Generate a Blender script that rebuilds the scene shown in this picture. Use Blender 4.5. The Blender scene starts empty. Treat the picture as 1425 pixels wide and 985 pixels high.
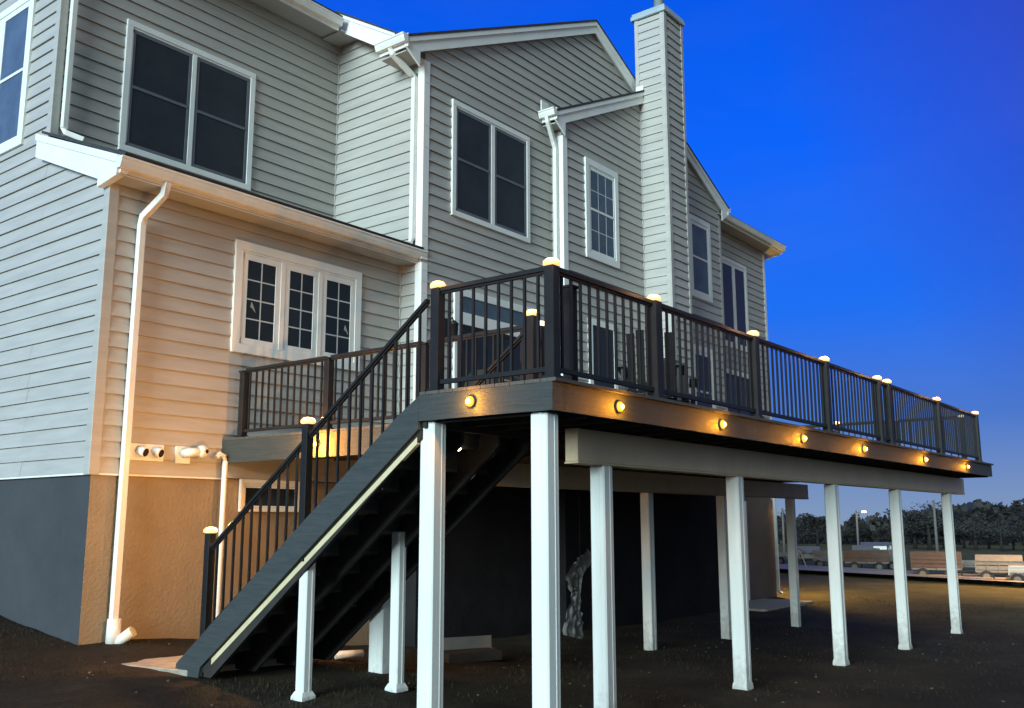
import bpy, math, random
from mathutils import Vector, Matrix, noise
random.seed(7)
rad = math.radians
S = bpy.context.scene
COL = bpy.context.collection

# ------------------------------------------------------------------ materials
def nmat(name, rgb, rough=0.6, metal=0.0, var=0.12, scale=3.0, bump=0.0, bscale=60.0, spec=0.5,
         stretch=None, rgb2=None, coat=0.0):
    m = bpy.data.materials.new(name); m.use_nodes = True
    nt = m.node_tree; N = nt.nodes; L = nt.links
    b = N['Principled BSDF']
    b.inputs['Roughness'].default_value = rough
    b.inputs['Metallic'].default_value = metal
    b.inputs['Specular IOR Level'].default_value = spec
    b.inputs['Coat Weight'].default_value = coat
    tc = N.new('ShaderNodeTexCoord'); mp = N.new('ShaderNodeMapping')
    L.new(tc.outputs['Object'], mp.inputs['Vector'])
    if stretch: mp.inputs['Scale'].default_value = stretch
    nz = N.new('ShaderNodeTexNoise'); nz.inputs['Scale'].default_value = scale
    nz.inputs['Detail'].default_value = 6; nz.inputs['Roughness'].default_value = 0.65
    L.new(mp.outputs['Vector'], nz.inputs['Vector'])
    rp = N.new('ShaderNodeValToRGB')
    c2 = rgb2 if rgb2 else tuple(min(1, c * (1 + var)) for c in rgb)
    c1 = tuple(c * (1 - var) for c in rgb) if not rgb2 else rgb
    rp.color_ramp.elements[0].position = 0.32; rp.color_ramp.elements[1].position = 0.68
    rp.color_ramp.elements[0].color = (*c1, 1); rp.color_ramp.elements[1].color = (*c2, 1)
    L.new(nz.outputs['Fac'], rp.inputs['Fac']); L.new(rp.outputs['Color'], b.inputs['Base Color'])
    if bump:
        n2 = N.new('ShaderNodeTexNoise'); n2.inputs['Scale'].default_value = bscale
        n2.inputs['Detail'].default_value = 4
        L.new(mp.outputs['Vector'], n2.inputs['Vector'])
        bp = N.new('ShaderNodeBump'); bp.inputs['Strength'].default_value = bump
        bp.inputs['Distance'].default_value = 0.02
        L.new(n2.outputs['Fac'], bp.inputs['Height']); L.new(bp.outputs['Normal'], b.inputs['Normal'])
    return m

def emis(name, rgb, strength):
    m = bpy.data.materials.new(name); m.use_nodes = True
    b = m.node_tree.nodes['Principled BSDF']
    b.inputs['Base Color'].default_value = (*rgb, 1)
    b.inputs['Emission Color'].default_value = (*rgb, 1)
    b.inputs['Emission Strength'].default_value = strength
    return m

M = {}
M['siding'] = nmat('vinyl_siding', (0.415, 0.40, 0.375), 0.5, var=0.10, scale=1.1, bump=0.12, bscale=35, stretch=(1, 1, 9))
M['trim'] = nmat('white_trim', (0.80, 0.81, 0.79), 0.42, var=0.05, scale=2.5, bump=0.05, bscale=40)
M['gutter'] = nmat('gutter_paint', (0.76, 0.76, 0.72), 0.35, var=0.06, scale=4, bump=0.03)
M['soffit'] = nmat('soffit_vinyl', (0.42, 0.42, 0.40), 0.55, var=0.05, bump=0.1, bscale=20)
M['shingle'] = nmat('dark_shingle', (0.035, 0.035, 0.04), 0.9, var=0.4, scale=14, bump=0.5, bscale=60)
M['glass'] = nmat('window_glass', (0.014, 0.020, 0.026), 0.07, var=0.3, scale=0.8, spec=0.32, bump=0.03, bscale=1.5)
M['screen'] = nmat('window_screen', (0.026, 0.033, 0.042), 0.45, var=0.2, scale=2.0, spec=0.2)
M['blind'] = nmat('window_glass_pale', (0.085, 0.12, 0.16), 0.15, var=0.25, scale=1.6, spec=0.25)
M['sash'] = nmat('dark_sash', (0.12, 0.13, 0.15), 0.5, var=0.1)
M['grille'] = nmat('white_grille', (0.55, 0.58, 0.6), 0.5, var=0.05)
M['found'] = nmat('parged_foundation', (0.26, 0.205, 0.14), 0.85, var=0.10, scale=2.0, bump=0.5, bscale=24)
M['found_dark'] = nmat('dark_coated_foundation', (0.042, 0.046, 0.052), 0.8, var=0.15, scale=1.2, bump=0.25, bscale=18)
M['found_shaded'] = nmat('concrete_shade_toned', (0.018, 0.018, 0.02), 0.95, var=0.3, scale=1.0, bump=0.3, bscale=18, spec=0.1)  # concrete colour darkened to stand for the shade under the deck
M['found_warm'] = nmat('brown_foundation', (0.12, 0.09, 0.08), 0.85, var=0.15, scale=1.0, bump=0.3, bscale=18)
M['fascia'] = nmat('grained_composite', (0.028, 0.036, 0.036), 0.6, scale=5, bump=0.35, bscale=30, stretch=(0.7, 0.7, 12), rgb2=(0.050, 0.058, 0.056))
M['board'] = nmat('deck_board', (0.05, 0.05, 0.048), 0.6, scale=6, bump=0.3, bscale=30, stretch=(1, 9, 1), rgb2=(0.085, 0.082, 0.075))
M['metal'] = nmat('black_rail', (0.015, 0.0145, 0.014), 0.45, var=0.2, scale=5, spec=0.25)
M['postsleeve'] = nmat('post_sleeve', (0.74, 0.76, 0.74), 0.3, var=0.06, scale=2.0, bump=0.06, bscale=14, stretch=(3, 3, 0.6), coat=0.25)
def mud(m):
    nt = m.node_tree; N = nt.nodes; L = nt.links; b = N['Principled BSDF']
    src = b.inputs['Base Color'].links[0].from_socket
    g_ = N.new('ShaderNodeNewGeometry'); sp_ = N.new('ShaderNodeSeparateXYZ'); L.new(g_.outputs['Position'], sp_.inputs[0])
    nz = N.new('ShaderNodeTexNoise'); nz.inputs['Scale'].default_value = 14; nz.inputs['Detail'].default_value = 6; L.new(g_.outputs['Position'], nz.inputs['Vector'])
    ma = N.new('ShaderNodeMath'); ma.operation = 'MULTIPLY_ADD'; ma.inputs[1].default_value = -1.0; ma.inputs[2].default_value = .60
    L.new(nz.outputs['Fac'], ma.inputs[0])
    a2 = N.new('ShaderNodeMath'); a2.operation = 'ADD'; L.new(sp_.outputs[2], a2.inputs[0]); L.new(ma.outputs[0], a2.inputs[1])
    mr_ = N.new('ShaderNodeMapRange'); mr_.inputs[1].default_value = .0; mr_.inputs[2].default_value = .45; mr_.inputs[3].default_value = .4; mr_.inputs[4].default_value = 0; L.new(a2.outputs[0], mr_.inputs[0])
    mx_ = N.new('ShaderNodeMix'); mx_.data_type = 'RGBA'; L.new(mr_.outputs[0], mx_.inputs[0]); L.new(src, mx_.inputs[6]); mx_.inputs[7].default_value = (.12, .09, .06, 1)
    L.new(mx_.outputs[2], b.inputs['Base Color'])
mud(M['postsleeve'])
M['beam'] = nmat('beam_wrap', (0.68, 0.53, 0.36), 0.45, var=0.10, scale=1.5, bump=0.05)
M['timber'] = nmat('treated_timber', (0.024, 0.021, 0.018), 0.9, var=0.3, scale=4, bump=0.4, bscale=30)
M['cream'] = nmat('pale_timber', (0.58, 0.50, 0.32), 0.6, var=0.12, scale=5, bump=0.2, bscale=40)
M['pvc'] = nmat('white_pvc', (0.72, 0.72, 0.68), 0.35, var=0.05)
M['concrete'] = nmat('concrete_pad', (0.30, 0.26, 0.21), 0.85, var=0.2, scale=6, bump=0.4, bscale=50)
M['dark'] = nmat('dark_hole', (0.01, 0.01, 0.01), 0.8)
M['cap'] = nmat('cap_lid', (0.05, 0.05, 0.05), 0.4)
M['capglow'] = emis('cap_glow', (1.0, 0.60, 0.26), 4.0)
M['caplid'] = emis('cap_glow_top', (1.0, 0.50, 0.2), 1.1)
M['puck'] = emis('puck_glow', (1.0, 0.50, 0.06), 5)
M['core'] = emis('lamp_core', (1.0, 0.72, 0.28), 9)
M['puckring'] = emis('puck_diffuser', (1.0, 0.36, 0.03), 1.5)
M['capskirt'] = emis('cap_skirt_glow', (1.0, 0.52, 0.20), 1.5)
M['capwhite'] = emis('cap_glow_cool', (1.0, 0.86, 0.6), 2.2)
M['bulb'] = emis('bulb_glow', (1.0, 0.7, 0.4), 30)
M['cloth'] = nmat('pale_cloth', (0.24, 0.24, 0.23), 0.85, var=0.15, scale=5, bump=0.3, bscale=20)
M['flue'] = nmat('flue_metal', (0.5, 0.6, 0.6), 0.3, metal=0.4, var=0.1)
M['bark'] = nmat('dark_bark', (0.018, 0.015, 0.012), 0.9, var=0.3, scale=6)
M['leafdark'] = nmat('dark_leaves', (0.010, 0.010, 0.009), 0.8, rgb2=(0.03, 0.028, 0.022), scale=0.25)
M['leafgrey'] = nmat('bare_twigs', (0.03, 0.03, 0.026), 0.8, rgb2=(0.06, 0.06, 0.05), scale=0.3)
M['rust'] = nmat('orange_panels', (0.09, 0.045, 0.028), 0.7, var=0.25, scale=1.5)
M['greypaint'] = nmat('grey_paint', (0.15, 0.14, 0.125), 0.8, var=0.15, scale=2)
M['whitepaint'] = nmat('white_paint', (0.34, 0.33, 0.31), 0.5, var=0.06, scale=2)
M['tyre'] = nmat('tyre_rubber', (0.015, 0.015, 0.015), 0.8)
M['asph'] = nmat('pale_road', (0.34, 0.26, 0.17), 0.85, var=0.15, scale=0.8, bump=0.2)

# ------------------------------------------------------------------ mesh builder
class MB:
    def __init__(s): s.v = []; s.f = []; s.sm = []
    def quad(s, *p, smooth=False):
        i = len(s.v); s.v += [tuple(q) for q in p]; s.f.append(tuple(range(i, i + len(p)))); s.sm.append(smooth); return s
    def box(s, x0, y0, z0, x1, y1, z1):
        x0, x1 = sorted((x0, x1)); y0, y1 = sorted((y0, y1)); z0, z1 = sorted((z0, z1))
        i = len(s.v)
        s.v += [(x0, y0, z0), (x1, y0, z0), (x1, y1, z0), (x0, y1, z0), (x0, y0, z1), (x1, y0, z1), (x1, y1, z1), (x0, y1, z1)]
        for f in ((0, 3, 2, 1), (4, 5, 6, 7), (0, 1, 5, 4), (1, 2, 6, 5), (2, 3, 7, 6), (3, 0, 4, 7)):
            s.f.append(tuple(i + k for k in f)); s.sm.append(False)
        return s
    def prism(s, poly, vec):          # poly: list of 3D points, extruded by vec
        n = len(poly); i = len(s.v); vec = Vector(vec)
        s.v += [tuple(p) for p in poly] + [tuple(Vector(p) + vec) for p in poly]
        s.f.append(tuple(range(i + n - 1, i - 1, -1))); s.f.append(tuple(range(i + n, i + 2 * n))); s.sm += [False] * 2
        for k in range(n):
            a = i + k; b = i + (k + 1) % n; s.f.append((a, b, b + n, a + n)); s.sm.append(False)
        return s
    def tube(s, pts, r, n=10, sq=None, caps=True):
        pts = [Vector(p) for p in pts]; rs = r if isinstance(r, (list, tuple)) else [r] * len(pts)
        rings = []
        up0 = None
        for k, p in enumerate(pts):
            d = (pts[min(k + 1, len(pts) - 1)] - pts[max(k - 1, 0)]).normalized()
            ref = Vector((0, 0, 1)) if abs(d.z) < 0.95 else Vector((0, 1, 0))
            if sq: ref = Vector((0, 0, 1)) if abs(d.z) < 0.8 else Vector(sq)
            a = d.cross(ref).normalized(); b = a.cross(d).normalized()
            if up0 is not None and a.dot(up0) < 0: a = -a; b = -b
            up0 = a
            i = len(s.v)
            for j in range(n):
                t = 2 * math.pi * (j + 0.5) / n
                s.v.append(tuple(p + (a * math.cos(t) + b * math.sin(t)) * rs[k]))
            rings.append(i)
        for k in range(len(rings) - 1):
            for j in range(n):
                a = rings[k] + j; b = rings[k] + (j + 1) % n; c = rings[k + 1] + (j + 1) % n; d = rings[k + 1] + j
                s.f.append((a, b, c, d)); s.sm.append(n > 6)
        if caps:
            s.f.append(tuple(rings[0] + j for j in range(n - 1, -1, -1))); s.f.append(tuple(rings[-1] + j for j in range(n))); s.sm += [False] * 2
        return s
    def lathe(s, c, prof, n=16, axis=(0, 0, 1), sides=None):
        ax = Vector(axis).normalized(); ref = Vector((1, 0, 0)) if abs(ax.x) < 0.9 else Vector((0, 1, 0))
        a = (ref - ax * ref.dot(ax)).normalized(); b = ax.cross(a); c = Vector(c); rings = []
        for r, h in prof:
            i = len(s.v); rings.append(i)
            for j in range(n):
                t = 2 * math.pi * (j + 0.5) / n
                s.v.append(tuple(c + ax * h + (a * math.cos(t) + b * math.sin(t)) * r))
        for k in range(len(rings) - 1):
            for j in range(n):
                p = rings[k] + j; q = rings[k] + (j + 1) % n; u = rings[k + 1] + (j + 1) % n; w = rings[k + 1] + j
                s.f.append((p, q, u, w)); s.sm.append(n > 6)
        s.f.append(tuple(rings[0] + j for j in range(n - 1, -1, -1))); s.f.append(tuple(rings[-1] + j for j in range(n))); s.sm += [False] * 2
        return s
    def mesh(s, name, mat, org=(0, 0, 0)):
        me = bpy.data.meshes.new(name); o = Vector(org)
        me.from_pydata([tuple(Vector(v) - o) for v in s.v], [], s.f)
        me.polygons.foreach_set('use_smooth', s.sm)
        me.materials.append(M[mat] if isinstance(mat, str) else mat); me.update()
        return me
    def build(s, name, mat, parent=None, bevel=0.0):
        o = bpy.data.objects.new(name, s.mesh(name, mat, parent_org(parent))); COL.objects.link(o)
        if parent: o.parent = parent
        if bevel:
            md = o.modifiers.new('bevel', 'BEVEL'); md.width = bevel; md.segments = 1; md.limit_method = 'ANGLE'
        return o

def parent_org(p):
    v = Vector((0, 0, 0))
    while p is not None: v += Vector(p.location); p = p.parent
    return v

def tag(o, label=None, cat=None, group=None, kind=None):
    if label: o['label'] = label
    if cat: o['category'] = cat
    if group: o['group'] = group
    if kind: o['kind'] = kind
    return o

def thing(name, loc, label, cat, group=None):
    o = bpy.data.objects.new(name, None); COL.objects.link(o); o.location = loc
    o.empty_display_size = 0.2
    return tag(o, label, cat, group)

def place(name, me, parent, loc=(0, 0, 0), rz=0.0):      # object with shared mesh, local location under parent
    o = bpy.data.objects.new(name, me); COL.objects.link(o); o.parent = parent
    o.location = loc; o.rotation_euler.z = rz
    return o

# ------------------------------------------------------------------ ground
def lerp(a, b, t): return a + (b - a) * max(0.0, min(1.0, t))
def zg(x, y):
    base = -0.2 * max(0, min(1, (x - 10) / 7.0))
    pts = [(-60, -0.35), (-6, 0.0), (3, 0.06), (5, 0.16), (6.8, 0.25), (8.5, 0.33), (10.4, 0.43), (12.3, 0.66), (15, 0.8), (40, 0.8)]
    h = pts[-1][1]
    for (a, ha), (b, hb) in zip(pts, pts[1:]):
        if y <= b: h = lerp(ha, hb, (y - a) / (b - a)); break
    w = max(0.0, min(1.0, (10.5 - x) / 4.5)); w = w * w * (3 - 2 * w)
    z = base + h * w
    r = math.hypot(x, y)
    if r > 45: z -= (r - 45) * 0.012
    return z
def zgn(x, y):
    r = math.hypot(x, y)
    a = 0.03 if r < 26 else (0.01 if r < 60 else .12)
    n = noise.noise(Vector((x * 0.9, y * 0.9, 0))) * a + noise.noise(Vector((x * 4, y * 4, 3))) * 0.012
    return zg(x, y) + n - 0.012

def grid_axis(lo, hi, c0, c1, fine, ratio=1.12):
    a = []; x = c0
    while x < c1: a.append(x); x += fine
    d = fine
    while x < hi: a.append(x); d *= ratio; x += d
    a.append(hi); b = []; x = c0; d = fine
    while True:
        d *= ratio; x -= d
        if x <= lo: break
        b.append(x)
    return [lo] + b[::-1] + a
gx = grid_axis(-700, 900, 1, 24, 0.16); gy = grid_axis(-700, 900, 0, 13, 0.16)
g = MB(); g.v = [(x, y, zgn(x, y)) for y in gy for x in gx]; W_ = len(gx)
g.f = [(j * W_ + i, j * W_ + i + 1, (j + 1) * W_ + i + 1, (j + 1) * W_ + i) for j in range(len(gy) - 1) for i in range(W_ - 1)]
g.sm = [True] * len(g.f)
gm = bpy.data.materials.new('soil_and_grass'); gm.use_nodes = True
nt = gm.node_tree; N = nt.nodes; L = nt.links; B = N['Principled BSDF']; B.inputs['Roughness'].default_value = 0.95
B.inputs['Specular IOR Level'].default_value = 0.15
geo = N.new('ShaderNodeNewGeometry')
n1 = N.new('ShaderNodeTexNoise'); n1.inputs['Scale'].default_value = 0.9; n1.inputs['Detail'].default_value = 8; n1.inputs['Roughness'].default_value = 0.7
n2 = N.new('ShaderNodeTexNoise'); n2.inputs['Scale'].default_value = 22; n2.inputs['Detail'].default_value = 6; n2.inputs['Roughness'].default_value = 0.75
L.new(geo.outputs['Position'], n1.inputs['Vector']); L.new(geo.outputs['Position'], n2.inputs['Vector'])
r1 = N.new('ShaderNodeValToRGB'); e = r1.color_ramp.elements
e[0].position = 0.35; e[0].color = (0.030, 0.021, 0.013, 1); e[1].position = 0.7; e[1].color = (0.075, 0.055, 0.036, 1)
el = r1.color_ramp.elements.new(0.52); el.color = (0.044, 0.033, 0.020, 1)
L.new(n1.outputs['Fac'], r1.inputs['Fac'])
mx = N.new('ShaderNodeMix'); mx.data_type = 'RGBA'; mx.blend_type = 'MULTIPLY'; mx.inputs[0].default_value = 0.85
r2 = N.new('ShaderNodeValToRGB'); r2.color_ramp.elements[0].position = 0.3; r2.color_ramp.elements[0].color = (0.35, 0.35, 0.35, 1)
r2.color_ramp.elements[1].position = 0.75; r2.color_ramp.elements[1].color = (1.25, 1.25, 1.25, 1)
L.new(n2.outputs['Fac'], r2.inputs['Fac']); L.new(r1.outputs['Color'], mx.inputs[6]); L.new(r2.outputs['Color'], mx.inputs[7])
sx = N.new('ShaderNodeSeparateXYZ'); L.new(geo.outputs['Position'], sx.inputs[0])
mr = N.new('ShaderNodeMapRange'); mr.inputs[1].default_value = 19; mr.inputs[2].default_value = 26
L.new(sx.outputs[0], mr.inputs[0])
mg = N.new('ShaderNodeMix'); mg.data_type = 'RGBA'; L.new(mr.outputs[0], mg.inputs[0]); L.new(mx.outputs[2], mg.inputs[6])
r3 = N.new('ShaderNodeValToRGB'); r3.color_ramp.elements[0].color = (0.06, 0.055, 0.018, 1); r3.color_ramp.elements[1].color = (0.13, 0.11, 0.04, 1)
r3.color_ramp.elements[0].position = .3; r3.color_ramp.elements[1].position = .7
L.new(n1.outputs['Fac'], r3.inputs['Fac']); L.new(r3.outputs['Color'], mg.inputs[7])
L.new(mg.outputs[2], B.inputs['Base Color'])
bp = N.new('ShaderNodeBump'); bp.inputs['Strength'].default_value = 0.9; bp.inputs['Distance'].default_value = 0.05
L.new(n2.outputs['Fac'], bp.inputs['Height']); L.new(bp.outputs['Normal'], B.inputs['Normal'])
M['ground'] = gm
tag(g.build('ground', 'ground'), kind='structure')

# ------------------------------------------------------------------ house
house = thing('house', (10, 12, 0), 'two-storey house with grey lap siding, white trim, gables and tall sided chimney', 'house')
EXP = 0.182
rs = random.Random(3)

def clip_poly(poly, a, b, c):     # keep a*s+b*z<=c
    out = []
    for i in range(len(poly)):
        p = poly[i]; q = poly[(i + 1) % len(poly)]
        dp = a * p[0] + b * p[1] - c; dq = a * q[0] + b * q[1] - c
        if dp <= 0: out.append(p)
        if (dp < 0 < dq) or (dq < 0 < dp):
            t = dp / (dp - dq); out.append((p[0] + t * (q[0] - p[0]), p[1] + t * (q[1] - p[1])))
    return out

def siding(name, axis, val, s0, s1, z0, z1, parent, clips=(), split=True, mat='siding', out=-1):
    """axis 'x': wall in plane X=val (s is Y); axis 'y': wall in plane Y=val (s is X)."""
    mb = MB()
    def P(s, z, off):
        return (val + out * off, s, z) if axis == 'x' else (s, val + out * off, z)
    k = 0; zb = z0 - ((z0 - 2.3) % EXP) if z0 > 2.31 else 2.3
    while zb < z1:
        zt = zb + EXP
        cuts = [s0, s1]
        if split and s1 - s0 > 3:
            s = s0 + rs.uniform(0.8, 3.6)
            while s < s1 - 0.5: cuts.append(s); s += rs.uniform(2.2, 3.7)
        cuts.sort()
        for a, b in zip(cuts, cuts[1:]):
            jit = rs.uniform(0, 0.0042)
            poly = [(a, max(zb, z0)), (b, max(zb, z0)), (b, min(zt, z1)), (a, min(zt, z1))]
            for cl in clips: poly = clip_poly(poly, *cl)
            if len(poly) < 3: continue
            def off(z): return 0.027 - 0.025 * min(1, max(0, (z - zb) / EXP)) ** 0.8 + jit
            mb.quad(*[P(s, z, off(z)) for s, z in poly])
            lo = [p for p in poly if abs(p[1] - max(zb, z0)) < 1e-5]
            if len(lo) >= 2:
                sa = min(p[0] for p in lo); sb = max(p[0] for p in lo)
                zz = max(zb, z0)
                mb.quad(P(sa, zz, 0.027 + jit), P(sa, zz + 0.004, 0.0), P(sb, zz + 0.004, 0.0), P(sb, zz, 0.027 + jit))
                # small dutch-lap groove line above the butt
        zb += EXP; k += 1
    # backing sheet
    poly = [(s0, z0), (s1, z0), (s1, z1), (s0, z1)]
    for cl in clips: poly = clip_poly(poly, *cl)
    mb.prism([P(s, z, -0.003) for s, z in poly], (0.12 * -out, 0, 0) if axis == 'x' else (0, 0.12 * -out, 0))
    return mb.build(name, mat, parent)

XS, YK, YU, XB, YC, X3, Y3, XC0, XC1, YCH, X3R, Y4, X4R = 5.62, 10.40, 12.0, 10.474, 9.96, 13.98, 9.723, 16.88, 17.66, 9.093, 20.50, 10.45, 24.75
ZS = 2.3
# side wall (continuous, lower part clipped by the lean-to roof)
siding('wall', 'x', XS, YK, 26, ZS, 11.0, house, clips=[(-0.8, 2.05, 2.05 * 5.80 - 0.8 * 10.4)] if False else ())if False else None
siding('wall', 'x', XS, YK, YU, ZS, 6.65, house, clips=[(-0.39, 1.0, 5.86 - 0.39 * 10.35)])
siding('wall', 'x', XS, YU, 24, ZS, 10.0, house)
siding('wall', 'y', YK, XS, XB, ZS, 5.95, house)
siding('wall', 'y', YU, XS, XB, 6.3, 10.02, house)
siding('wall', 'x', XB, YC, YU, 5.6, 9.98, house, clips=[(-0.62, 1.0, 9.40 - 0.62 * 10.4)])
siding('wall', 'x', XB, YC, YK, 2.6, 5.9, house)
PA, ZA, SA = 15.42, 11.80, 0.481     # gable over the middle wall
siding('wall', 'y', YC, XB, 20.37, 2.6, 11.75, house, clips=[(-SA, 1.0, ZA - SA * PA - 0.12), (SA, 1.0, ZA + SA * PA - 0.12)])
siding('wall', 'x', X3, Y3, YC - 0.004, 2.6, 8.95, house)
PB, ZB, SB = 17.22, 10.90, 0.485
siding('wall', 'y', Y3, X3, X3R, 2.6, 10.85, house, clips=[(-SB, 1.0, ZB - SB * PB - 0.10), (SB, 1.0, ZB + SB * PB - 0.10)])
siding('wall', 'y', Y4, X3R, X4R, 2.6, 9.2, house)
siding('wall', 'x', X4R, Y4, 22, 2.3, 9.2, house, out=1)

# chimney
ch = MB().box(XC0 + .03, YCH + .03, 2.8, XC1 - .03, 9.80, 12.45).build('chimney', 'siding', house)
siding('chimney_siding', 'x', XC0, YCH, 9.78, 2.8, 12.42, ch, split=False)
siding('chimney_siding', 'y', YCH, XC0, XC1, 2.8, 12.42, ch, split=False)
siding('chimney_siding', 'x', XC1, YCH, 9.78, 2.8, 12.42, ch, split=False, out=1)
def corner(mb, x, y, z0, z1, sx, sy, w=0.09, t=0.03):
    """white L corner board at an outside corner; sx, sy = outward directions"""
    mb.box(x + sx * t, y + sy * t, z0, x - sx * w, y + sy * 0.004, z1)
    mb.box(x + sx * t, y + sy * 0.0035, z0, x + sx * 0.004, y - sy * w, z1)
c = MB(); corner(c, XC0, YCH, 2.8, 12.43, -1, -1, 0.085); corner(c, XC1, YCH, 2.8, 12.43, 1, -1, 0.06)
c.box(XC0 - .03, 9.70, 10.6, XC0 + .004, 9.79, 12.43)
c.build('corner_trim', 'siding', ch, 0.004)
capm = MB().box(XC0 - .07, YCH - .07, 12.44, XC1 + .07, 9.86, 12.54).box(XC0 - .05, YCH - .05, 12.541, XC1 + .05, 9.84, 12.60)
capm.build('chimney_cap', 'flue', ch, 0.01)
MB().lathe((17.3, 9.42, 12.58), [(0.11, 0), (0.11, 0.5), (0.17, 0.5), (0.17, 0.56), (0.04, 0.66)], 20).build('flue_pipe', 'flue', ch)
MB().box(XC0 - .045, 9.60, 10.80, XC0 - .024, 9.78, 10.90).build('flashing', 'trim', ch)

# foundation pieces
MB().box(XS + .025, YK + .02, -.4, 20, YK + .3, ZS - .012).build('foundation', 'found', house)
MB().box(XS + .02, YK + .025, -.4, XS + .3, 24, ZS - .012).build('foundation', 'found_dark', house)
MB().box(XB + .05, YC + .06, -.6, X3 + .5, YK - .0, 2.598).build('foundation', 'found_shaded', house)
MB().box(X3 + .05, Y3 + .06, -.6, X3R - .02, YK - .0, 2.597).build('foundation', 'found_shaded', house)
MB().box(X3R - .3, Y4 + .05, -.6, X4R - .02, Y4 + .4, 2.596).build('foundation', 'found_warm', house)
MB().box(X4R - .35, Y4 + .41, -.6, X4R - .02, 22, 2.296).build('foundation', 'found_shaded', house)
# basement patio door, white jamb seen between the posts
bd = MB().box(22.85, Y4 + .0, -.35, 22.97, Y4 + .06, 2.12).box(21.2, Y4 + .0, -.35, 21.32, Y4 + .06, 2.12).box(21.2, Y4 - .001, 2.121, 22.97, Y4 + .061, 2.24).build('basement_door_frame', 'trim', house)
MB().box(21.33, Y4 + .02, -.3, 22.84, Y4 + .055, 2.11).build('glass', 'glass', bd)

# corner boards
c = MB()
corner(c, XS, YK, ZS - .02, 5.80, -1, -1, 0.095)
c.build('corner_trim', 'siding', house, 0.004)
c = MB(); corner(c, XS, YU, 6.62, 9.99, -1, -1, 0.08); c.build('corner_trim', 'siding', house, 0.004)
c = MB(); corner(c, XB, YC, 5.75, 9.05, -1, -1, 0.11); corner(c, XB, YC, 2.8, 5.70, -1, -1, 0.11); c.build('corner_trim', 'trim', house, 0.004)
c = MB(); corner(c, X3, Y3, 2.8, 8.86, -1, -1, 0.12); c.build('corner_trim', 'trim', house, 0.004)
c = MB(); corner(c, X3R, Y3, 2.8, 8.86, 1, -1, 0.06); c.build('corner_trim', 'siding', house, 0.004)
c = MB(); corner(c, X4R, Y4, 2.3, 9.05, 1, -1, 0.09); c.build('corner_trim', 'trim', house, 0.004)
# inside corner posts
for (x, y, z0, z1) in ((XB, YU, 6.7, 9.96), (XB, YK, 2.8, 5.72), (X3, YC, 2.8, 8.9), (XC0, Y3, 2.8, 10.3), (XC1, Y3, 2.8, 10.15)):
    sx = 1 if x == XC1 else -1
    MB().box(x, y, z0, x + sx * .035, y - .035, z1).build('inside_corner_trim', 'siding', house)
# starter strip under the siding
MB().box(XS - .012, YK - .024, ZS - .022, 7.42, YK + .019, ZS - .001).build('starter_strip', 'trim', house)
MB().box(XS - .024, YK + .021, ZS - .022, XS + .018, 24, ZS - .001).build('starter_strip', 'trim', house)

# ---- windows
def window(axis, val, s0, s1, z0, z1, units=2, case=0.09, kind='hung', glass='screen', grid=None, parent=house, label=None,
           sash_w=0.05, mull=0.075):
    """units side by side; kind hung (meeting rail) / casement / fixed / slider"""
    def bx(mb, a, b, lo, hi, d0, d1):
        if axis == 'y': mb.box(a, val - d1, lo, b, val - d0, hi)
        else: mb.box(val - d1, a, lo, val - d0, b, hi)
    w = MB()
    bx(w, s0, s1, z1 - case, z1, 0.0, .052); bx(w, s0, s1, z0, z0 + case, 0.0, .052)
    bx(w, s0, s0 + case, z0 + case, z1 - case, 0.0, .0515); bx(w, s1 - case, s1, z0 + case, z1 - case, 0.0, .0515)
    # stepped inner bead
    bx(w, s0 + case, s1 - case, z1 - case - .03, z1 - case - .0005, 0.0, .040); bx(w, s0 + case, s0 + case + .025, z0 + case, z1 - case - .031, 0, .040)
    fr = w.build('window', 'trim', parent, 0.004)
    if label: fr['label'] = label
    gl = MB(); sa = MB(); gr = MB(); wf = MB()
    i0, i1 = s0 + case + .004, s1 - case - .004; lo, hi = z0 + case + .002, z1 - case - .002
    uw = (i1 - i0) / units
    for u in range(units):
        a = i0 + u * uw; b = a + uw
        if u: bx(wf, a - mull / 2, a + mull / 2, lo + .001, hi - .031, .0, .047)
        a += mull / 2 if u else 0; b -= mull / 2 if u < units - 1 else 0
        tgt = wf if kind == 'casement' else sa
        sw = sash_w if kind != 'casement' else 0.085
        bx(tgt, a + .002, b - .002, hi - .032 - sw, hi - .032, .0, .040); bx(tgt, a + .002, b - .002, lo + .001, lo + sw, .0, .040)
        bx(tgt, a + .002, a + sw, lo + sw, hi - .032 - sw, .0, .0395); bx(tgt, b - sw, b - .002, lo + sw, hi - .032 - sw, .0, .0395)
        bx(gl, a + sw - .004, b - sw + .004, lo + sw - .004, hi - .028 - sw, .0, .0325)
        zm = (lo + hi) / 2
        if kind == 'hung':
            bx(sa, a + sw, b - sw, zm - .022, zm + .022, .0, .044)
        if grid:
            nc, nr = grid
            for k in range(1, nc):
                x = a + sw + (b - a - 2 * sw) * k / nc; bx(gr, x - .009, x + .009, lo + sw, hi - .032 - sw, .0, .0345)
            for k in range(1, nr):
                z = lo + sw + (hi - .032 - lo - 2 * sw) * k / nr; bx(gr, a + sw, b - sw, z - .009, z + .009, .0, .0341)
    gl.build('pane', glass, fr)
    if sa.f: sa.build('sash', 'sash' if kind == 'hung' and glass == 'screen' else 'trim', fr)
    if wf.f: wf.build('mullion' if kind != 'casement' else 'casement_sash', 'trim', fr, 0.003)
    if gr.f: gr.build('grille', 'grille', fr)
    return fr
window('y', YU, 6.53, 8.72, 6.80, 8.74, 2)                                        # big upper window
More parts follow.
